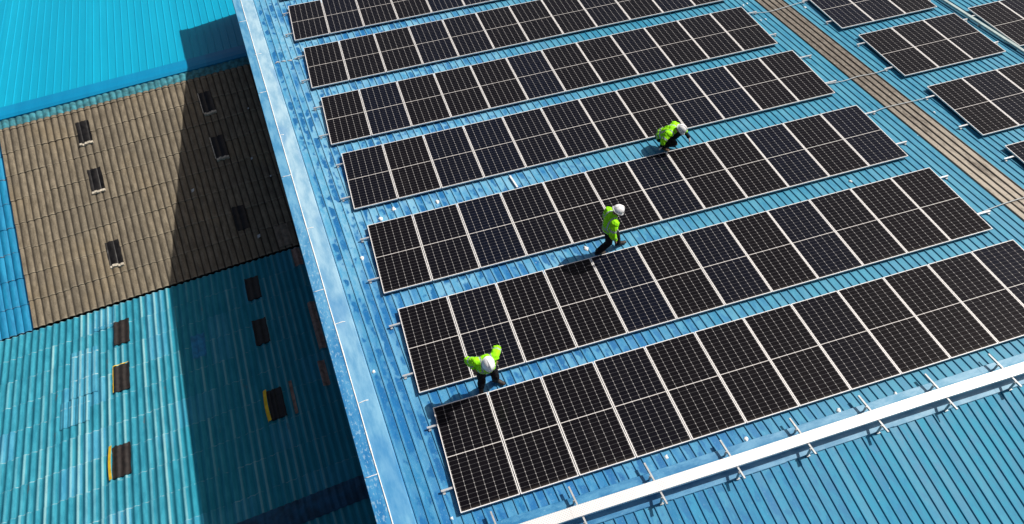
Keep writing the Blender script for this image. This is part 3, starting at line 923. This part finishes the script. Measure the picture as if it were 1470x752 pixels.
#PEOPLE
# ------------------------------------------------------------------ people
M['skin'] = plain('skin', (.34, .185, .12), .55, 0, .10, 30)
M['hair'] = plain('dark_hair', (.010, .008, .007), .6, 0, .3, 40)
M['eye'] = plain('eye', (.02, .015, .012), .2, 0, .1, 40)
M['hivis'] = plain('lime_hi_vis_fabric', (.34, .96, .010), .75, 0, .14, 9, .2)
M['reflect'] = plain('reflective_tape', (.40, .45, .43), .35, .2, .15, 20)
M['trous'] = plain('black_work_trousers', (.011, .011, .014), .85, 0, .35, 14, .2)
M['boot'] = plain('dark_brown_boot', (.022, .015, .011), .6, 0, .3, 20)
M['tanboot'] = plain('tan_boot', (.12, .065, .03), .7, 0, .25, 20)
M['glove'] = plain('pale_work_glove', (.62, .60, .58), .85, 0, .15, 25)
M['helmet'] = plain('white_helmet_shell', (.94, .94, .94), .28, 0, .03, 8)

def blob(bm, p, r, rot=None):
    """ellipsoid points (for hulls)"""
    out = []
    t = bmesh.new()
    bmesh.ops.create_icosphere(t, subdivisions=2, radius=1.0)
    for v in t.verts:
        q = Vector((v.co.x * r[0], v.co.y * r[1], v.co.z * r[2]))
        if rot: q = rot @ q
        out.append(Vector(p) + q)
    t.free()
    return out

def hull(bm, pts):
    t = bmesh.new()
    for p in pts: t.verts.new(p)
    r = bmesh.ops.convex_hull(t, input=t.verts)
    junk = [g for g in set(r['geom_interior'] + r['geom_unused']) if isinstance(g, bmesh.types.BMVert)]
    bmesh.ops.delete(t, geom=junk, context='VERTS')
    me = bpy.data.meshes.new('tmp'); t.to_mesh(me); t.free()
    bm.from_mesh(me); bpy.data.meshes.remove(me)

def capsule(bm, a, b, ra, rb):
    ra = (ra,) * 3 if not isinstance(ra, tuple) else ra
    rb = (rb,) * 3 if not isinstance(rb, tuple) else rb
    hull(bm, blob(bm, a, ra) + blob(bm, b, rb))

def frame_rot(fwd, up):
    x = Vector(fwd).normalized(); y = Vector(up).cross(x).normalized(); z = x.cross(y)
    return Matrix((x, y, z)).transposed()

def remeshed(name, bm, voxel, smooth=3):
    me = bpy.data.meshes.new(name); bm.to_mesh(me); bm.free()
    o = bpy.data.objects.new('tmp', me); C.objects.link(o)
    r = o.modifiers.new('r', 'REMESH'); r.mode = 'VOXEL'; r.voxel_size = voxel; r.use_smooth_shade = True
    s = o.modifiers.new('s', 'SMOOTH'); s.factor = .5; s.iterations = smooth
    dg = bpy.context.evaluated_depsgraph_get()
    out = bpy.data.meshes.new_from_object(o.evaluated_get(dg))
    bpy.data.objects.remove(o); bpy.data.meshes.remove(me)
    out.name = name
    out.polygons.foreach_set('use_smooth', [True] * len(out.polygons))
    return out

def wrinkle(me, amp, scale, seed=0):
    me.update()
    src = [(v.co.copy(), v.normal.copy()) for v in me.vertices]
    flat = []
    for co, nn in src:
        n = noise.noise(co * scale + Vector((seed, 0, 0))) + .5 * noise.noise(co * scale * 2.3 + Vector((0, seed, 4)))
        flat += (co + nn * n * amp)[:]
    me.vertices.foreach_set('co', flat)
    me.update()

def seg_t(p, a, b):
    d = b - a; t = max(0, min(1, (p - a).dot(d) / d.dot(d)))
    return t, (p - a - d * t).length

def person(label, loc, rz, J, look, boots='boot', gloves=None, seed=0, hemup=.02, cut=.84):
    J = {k: Vector(v) for k, v in J.items()}
    look = Vector(look).normalized()
    lat = (J['shL'] - J['shR']).normalized()
    hlat = (J['hipL'] - J['hipR']).normalized()
    spine = (J['neck'] - J['pelvis']).normalized()
    rt = Matrix((lat.cross(spine).normalized(), lat, spine)).transposed()      # x front, y left, z along the spine
    rp = Matrix((hlat.cross(Vector((0, 0, 1)) if abs(spine.z) > .5 else spine).normalized(), hlat, Vector((0, 0, 1)))).transposed()
    hr = frame_rot(look, Vector((0, 0, 1)) + look * -.2)
    head = J['head']
    # ---- the body, one continuous skin
    bm = bmesh.new()
    hull(bm, blob(bm, J['pelvis'], (.10, .155, .10), rp) + blob(bm, J['pelvis'].lerp(J['chest'], .5), (.085, .130, .08), rt))
    hull(bm, blob(bm, J['pelvis'].lerp(J['chest'], .5), (.085, .130, .08), rt) + blob(bm, J['chest'], (.105, .165, .12), rt))
    capsule(bm, J['chest'] + spine * .07, J['neck'], .09, .058)
    capsule(bm, J['neck'], head - hr @ Vector((.02, 0, .05)), .056, .055)
    hull(bm, blob(bm, head + hr @ Vector((-.008, 0, .035)), (.092, .076, .088), hr) + blob(bm, head + hr @ Vector((.040, 0, -.070)), (.040, .040, .036), hr))
    capsule(bm, head + hr @ Vector((.086, 0, .02)), head + hr @ Vector((.108, 0, -.022)), .008, .014)        # nose
    for sd in (1, -1):
        capsule(bm, head + hr @ Vector((-.010, .076 * sd, .012)), head + hr @ Vector((-.004, .074 * sd, -.022)), (.017, .010, .017), (.012, .008, .012))   # ear
        capsule(bm, head + hr @ Vector((.074, .020 * sd, .030)), head + hr @ Vector((.066, .046 * sd, .030)), .010, .009)     # brow
    capsule(bm, head + hr @ Vector((.084, -.016, -.052)), head + hr @ Vector((.084, .016, -.052)), .008, .008)           # lips
    hands = []
    for k in 'LR':
        sd = 1 if k == 'L' else -1
        sh, el, wr = J['sh' + k], J['el' + k], J['wr' + k]
        capsule(bm, J['chest'] + spine * .09 + lat * .08 * sd, sh, .075, .062)
        capsule(bm, sh, el, .058, .042); capsule(bm, el, wr, .043, .028)
        hp, kn, an = J['hip' + k], J['kn' + k], J['an' + k]
        capsule(bm, hp, kn, .092, .058); capsule(bm, kn, kn.lerp(an, .35), .057, .058); capsule(bm, kn.lerp(an, .35), an, .057, .038)
        toe = J['toe' + k]
        capsule(bm, an + Vector((0, 0, -.04)), toe, .036, .030)
        # the hand
        d = (J['hand' + k] - wr).normalized()
        side = d.cross(Vector((0, 0, 1)) if abs(d.z) < .8 else Vector((1, 0, 0))).normalized()
        nrm = side.cross(d).normalized()
        pal = wr + d * .085
        hrot = Matrix((d, side, nrm)).transposed()
        hb = bmesh.new()
        for B in (bm, hb):
            x = 0 if B is bm else .0035
            hull(B, blob(B, wr + d * .012, (.025 + x, .024 + x, .020 + x), hrot) + blob(B, pal, (.022 + x, .040 + x, .015 + x), hrot))
            for i, (off, ln) in enumerate(((-.031, .066), (-.010, .076), (.011, .070), (.031, .054))):
                p0 = pal + side * off * .9 + d * .010
                p1 = p0 + (d * .88 + side * off * 2.2 - nrm * .25) * ln * .55
                p2 = p1 + (d * .62 + side * off * .6 - nrm * .68) * ln * .55
                capsule(B, p0, p1, .0105 + x, .0095 + x); capsule(B, p1, p2, .0095 + x, .0080 + x)
            q0 = wr + d * .03 - side * .022 * sd; q1 = q0 + (d * .55 - side * .75 * sd - nrm * .2) * .045; q2 = q1 + (d * .9 - side * .1 * sd - nrm * .35) * .032
            capsule(B, q0, q1, .013 + x, .011 + x); capsule(B, q1, q2, .0105 + x, .009 + x)
        hands.append(hb)
    me = remeshed('person', bm, .0055, 2)
    me.materials.clear(); me.materials.append(M['skin'])
    root = link('person', me)
    root.location = loc; root.rotation_euler = (0, 0, rz)
    tag(root, label, 'person', 'workers in lime jackets on the blue roof')
    # ---- jacket
    bm = bmesh.new()
    hem = J['pelvis'] + spine * hemup
    hull(bm, blob(bm, hem, (.155, .210, .07), rt) + blob(bm, J['pelvis'].lerp(J['chest'], .5), (.145, .198, .10), rt))
    hull(bm, blob(bm, J['pelvis'].lerp(J['chest'], .5), (.145, .198, .10), rt) + blob(bm, J['chest'], (.150, .215, .13), rt))
    capsule(bm, J['chest'] + spine * .08, J['neck'] - spine * .01, .125, .078)
    for k in 'LR':
        sd = 1 if k == 'L' else -1
        sh, el, wr = J['sh' + k], J['el' + k], J['wr' + k]
        capsule(bm, J['chest'] + spine * .08 + lat * .09 * sd, sh, .105, .088)
        capsule(bm, sh, el, .094, .080); capsule(bm, el, el.lerp(wr, cut), .080, .056 if cut > .5 else .072)
    jm = remeshed('jacket', bm, .009, 3)
    wrinkle(jm, .016, 10, seed); wrinkle(jm, .009, 22, seed + 3)
    jm.materials.clear(); jm.materials.append(M['hivis']); jm.materials.append(M['reflect'])
    inv = rt.transposed()
    L = (J['neck'] - J['pelvis']).length
    for p in jm.polygons:
        c = p.center
        best = ('T', *seg_t(c, J['pelvis'], J['neck']))
        dT = best[2] - .15
        tape = False
        cand = []
        for k in 'LR':
            t_, d_ = seg_t(c, J['sh' + k], J['el' + k]); cand.append((d_ - .075, 'U', t_))
            t_, d_ = seg_t(c, J['el' + k], J['wr' + k]); cand.append((d_ - .058, 'F', t_))
        cand.append((dT, 'T', 0))
        who = min(cand)
        q = inv @ (c - J['pelvis'])
        if who[1] == 'T':
            h = q.z / L
            tape = (.16 < h < .25) or (.005 < h < .06) or (h >= .25 and .085 < abs(q.y) < .125)
        elif who[1] == 'U':
            tape = .52 < who[2] < .70
        else:
            tape = .50 < who[2] < .68
        if tape: p.material_index = 1
    o = link('jacket', jm, root)
    if cut < .5:
        for k in 'LR':
            bm = bmesh.new()
            capsule(bm, J['el' + k].lerp(J['wr' + k], .1), J['el' + k].lerp(J['wr' + k], .93), .058, .046)
            um = remeshed('sleeve', bm, .009, 2); wrinkle(um, .008, 16, seed)
            um.materials.clear(); um.materials.append(M['trous'])
            link('sleeve', um, root)
    # ---- trousers
    bm = bmesh.new()
    hull(bm, blob(bm, J['pelvis'] + Vector((0, 0, .06)), (.112, .165, .05), rp) + blob(bm, J['pelvis'] - Vector((0, 0, .03)), (.122, .172, .08), rp))
    for k in 'LR':
        hp, kn, an = J['hip' + k], J['kn' + k], J['an' + k]
        capsule(bm, hp, kn, .112, .084); capsule(bm, kn, kn.lerp(an, .4), .084, .084); capsule(bm, kn.lerp(an, .4), an + (kn - an).normalized() * .02, .083, .076)
    tm = remeshed('trousers', bm, .009, 3)
    wrinkle(tm, .010, 12, seed + 7)
    tm.materials.clear(); tm.materials.append(M['trous'])
    link('trousers', tm, root)
    for k in 'LR':
        an, toe = J['an' + k], J['toe' + k]
        bm = bmesh.new()
        f = (toe - an); f.z = 0; f.normalize()
        heel = an - f * .035; heel.z = an.z - .055 if an.z - toe.z < .12 else an.z - .05
        capsule(bm, an + Vector((0, 0, .06)), an + Vector((0, 0, -.02)), .056, .054)
        hull(bm, blob(bm, an, (.052,) * 3) + blob(bm, heel, (.042, .042, .038)) + blob(bm, toe - f * .05, (.050, .050, .038)))
        hull(bm, blob(bm, toe - f * .07, (.050, .050, .040)) + blob(bm, toe, (.046, .046, .034)))
        b_ = remeshed('boot', bm, .008, 2); b_.materials.clear(); b_.materials.append(M[boots])
        link('boot', b_, root)
    if gloves:
        for hb in hands:
            g_ = remeshed('glove', hb, .005, 1); g_.materials.clear(); g_.materials.append(M[gloves])
            link('glove', g_, root)
    else:
        for hb in hands: hb.free()
    # ---- hair, eyes and helmet
    bm = bmesh.new()
    hull(bm, blob(bm, head + hr @ Vector((-.022, 0, .03)), (.085, .082, .085), hr) + blob(bm, head + hr @ Vector((-.045, 0, -.035)), (.050, .062, .03), hr))
    hm = remeshed('hair', bm, .008, 2); hm.materials.clear(); hm.materials.append(M['hair'])
    link('hair', hm, root)
    for sd in (1, -1):
        bm = bmesh.new()
        capsule(bm, head + hr @ Vector((.079, .032 * sd, .012)), head + hr @ Vector((.081, .032 * sd, .012)), .0085, .008)
        e_ = bpy.data.meshes.new('eye'); bm.to_mesh(e_); bm.free(); e_.materials.append(M['eye'])
        link('eye', e_, root)
    hc = head + hr @ Vector((-.004, 0, .045))
    mb = MB(); n = 28; rows_ = []
    for j in range(9):
        t = j / 8 * pi / 2 * .985
        ridge = lambda a: 1 + .035 * max(0, cos(a * 2)) ** 6 * (sin(t))
        rows_.append([hc + hr @ Vector((.140 * cos(t) * cos(a), .116 * cos(t) * sin(a), (.128 if abs(sin(a)) > .22 else .134) * sin(t))) for a in [2 * pi * i / n for i in range(n + 1)]])
    skirt = [hc + hr @ Vector((.141 * cos(a), .117 * sin(a), -.028)) for a in [2 * pi * i / n for i in range(n + 1)]]
    brim = []
    for a in [2 * pi * i / n for i in range(n + 1)]:
        fr_ = max(0, cos(a)) ** 1.5
        brim.append(hc + hr @ Vector(((.152 + .050 * fr_) * cos(a), (.127 + .004 * fr_) * sin(a), -.034 - .012 * fr_)))
    low = [p - hr @ Vector((0, 0, .006)) for p in brim]
    inn = [hc + hr @ Vector((.132 * cos(a), .108 * sin(a), -.030)) for a in [2 * pi * i / n for i in range(n + 1)]]
    allr = [inn, low, brim, skirt] + rows_
    mb.grid(allr, [[(0, 0)] * (n + 1) for _ in allr])
    hl = mb.build('safety_helmet', M['helmet'], root, smooth=True)
    # the crown rib moulded along the top is a separate raised strip
    mb = MB()
    pr_ = []
    for j in range(11):
        t = pi * (.12 + .76 * j / 10)
        pr_.append([hc + hr @ Vector((.142 * cos(t), y_, .136 * sin(t) + z_)) for y_, z_ in ((-.022, -.004), (-.014, .006), (.014, .006), (.022, -.004))])
    mb.grid(pr_, [[(0, 0)] * 4 for _ in pr_])
    mb.build('helmet_rib', M['helmet'], hl, smooth=True)
    # chin strap
    mb = MB()
    mb.tube([hc + hr @ Vector((.01, .096, -.03)), head + hr @ Vector((.03, .078, -.05)), head + hr @ Vector((.045, .03, -.112)), head + hr @ Vector((.045, -.03, -.112)), head + hr @ Vector((.03, -.078, -.05)), hc + hr @ Vector((.01, -.096, -.03))], .006, 5)
    mb.build('chin_strap', M['trous'], hl, smooth=True)
    return root

def ground_at(loc, rz, x, y):
    """height of the sheet under a local point, relative to the figure's base"""
    wx = loc.x + cos(rz) * x - sin(rz) * y; wy = loc.y + sin(rz) * x + cos(rz) * y
    return -(wy - loc.y) * math.tan(S) + .028

def legs(J, loc, rz, spec):
    for k, (kn, an, lift, toe) in spec.items():
        gz = ground_at(loc, rz, an[0], an[1])
        J['kn' + k] = kn; J['an' + k] = (an[0], an[1], gz + .095 + lift)
        tz = ground_at(loc, rz, an[0] + toe[0], an[1] + toe[1])
        J['toe' + k] = (an[0] + toe[0], an[1] + toe[1], tz + .034)

# the one walking between the rows, head bowed
loc = RW(4.86, 5.16, PAN); rz = radians(2)
J = dict(pelvis=(0, 0, .92), chest=(.02, 0, 1.27), neck=(.06, 0, 1.45), head=(.14, 0, 1.55), shL=(.02, .19, 1.37), shR=(.02, -.19, 1.37),
         elL=(.02, .25, 1.09), wrL=(.17, .21, .92), handL=(.23, .19, .83), elR=(-.05, -.29, 1.10), wrR=(.05, -.29, .86), handR=(.09, -.28, .74),
         hipL=(.01, .09, .88), hipR=(-.01, -.09, .88))
legs(J, loc, rz, dict(L=((.27, .09, .52), (.36, .05, 0), 0, (.19, .01)), R=((.02, -.09, .48), (-.21, -.05, 0), .02, (.17, -.01))))
person('worker in lime jacket and white helmet striding along the walkway with head bowed', loc, rz, J, (.80, -.05, -.60), seed=1)

# the one in front, hands on hips, looking down
loc = RW(1.20, 2.50, PAN); rz = radians(-88)
J = dict(pelvis=(-.01, 0, .90), chest=(.045, 0, 1.25), neck=(.11, 0, 1.42), head=(.205, 0, 1.50), shL=(.03, .19, 1.35), shR=(.03, -.19, 1.35),
         elL=(-.17, .30, 1.20), wrL=(-.06, .22, 1.00), handL=(.0, .18, .92), elR=(-.13, -.31, 1.17), wrR=(-.03, -.23, .98), handR=(.02, -.18, .90),
         hipL=(-.02, .10, .86), hipR=(-.02, -.10, .86))
legs(J, loc, rz, dict(L=((.06, .17, .48), (-.03, .19, 0), 0, (.13, .13)), R=((.06, -.12, .48), (.03, -.14, 0), 0, (.19, -.05))))
person('worker in lime jacket seen from above, elbows out, beside the front row of panels', loc, rz, J, (.62, .05, -.78), seed=5)

# the one crouching, both hands down at the panel edge
loc = RW(7.76, 8.15, PAN); rz = radians(-42)
J = dict(pelvis=(-.16, 0, .40), chest=(.06, 0, .66), neck=(.20, 0, .765), head=(.315, .01, .82), shL=(.10, .19, .73), shR=(.06, -.19, .73),
         elL=(.36, .29, .56), wrL=(.56, .25, .38), handL=(.62, .24, .26), elR=(.0, -.35, .57), wrR=(-.01, -.34, .38), handR=(-.01, -.33, .25),
         hipL=(-.13, .10, .38), hipR=(-.13, -.10, .38))
legs(J, loc, rz, dict(L=((.30, .20, .50), (.10, .15, 0), 0, (.19, .02)), R=((.27, -.15, .44), (-.02, -.13, 0), .02, (.18, -.02))))
person('worker in lime jacket crouching with both gloved hands down at the panel edge', loc, rz, J, (.70, .08, -.70), boots='tanboot', gloves='glove', seed=9, cut=.25)
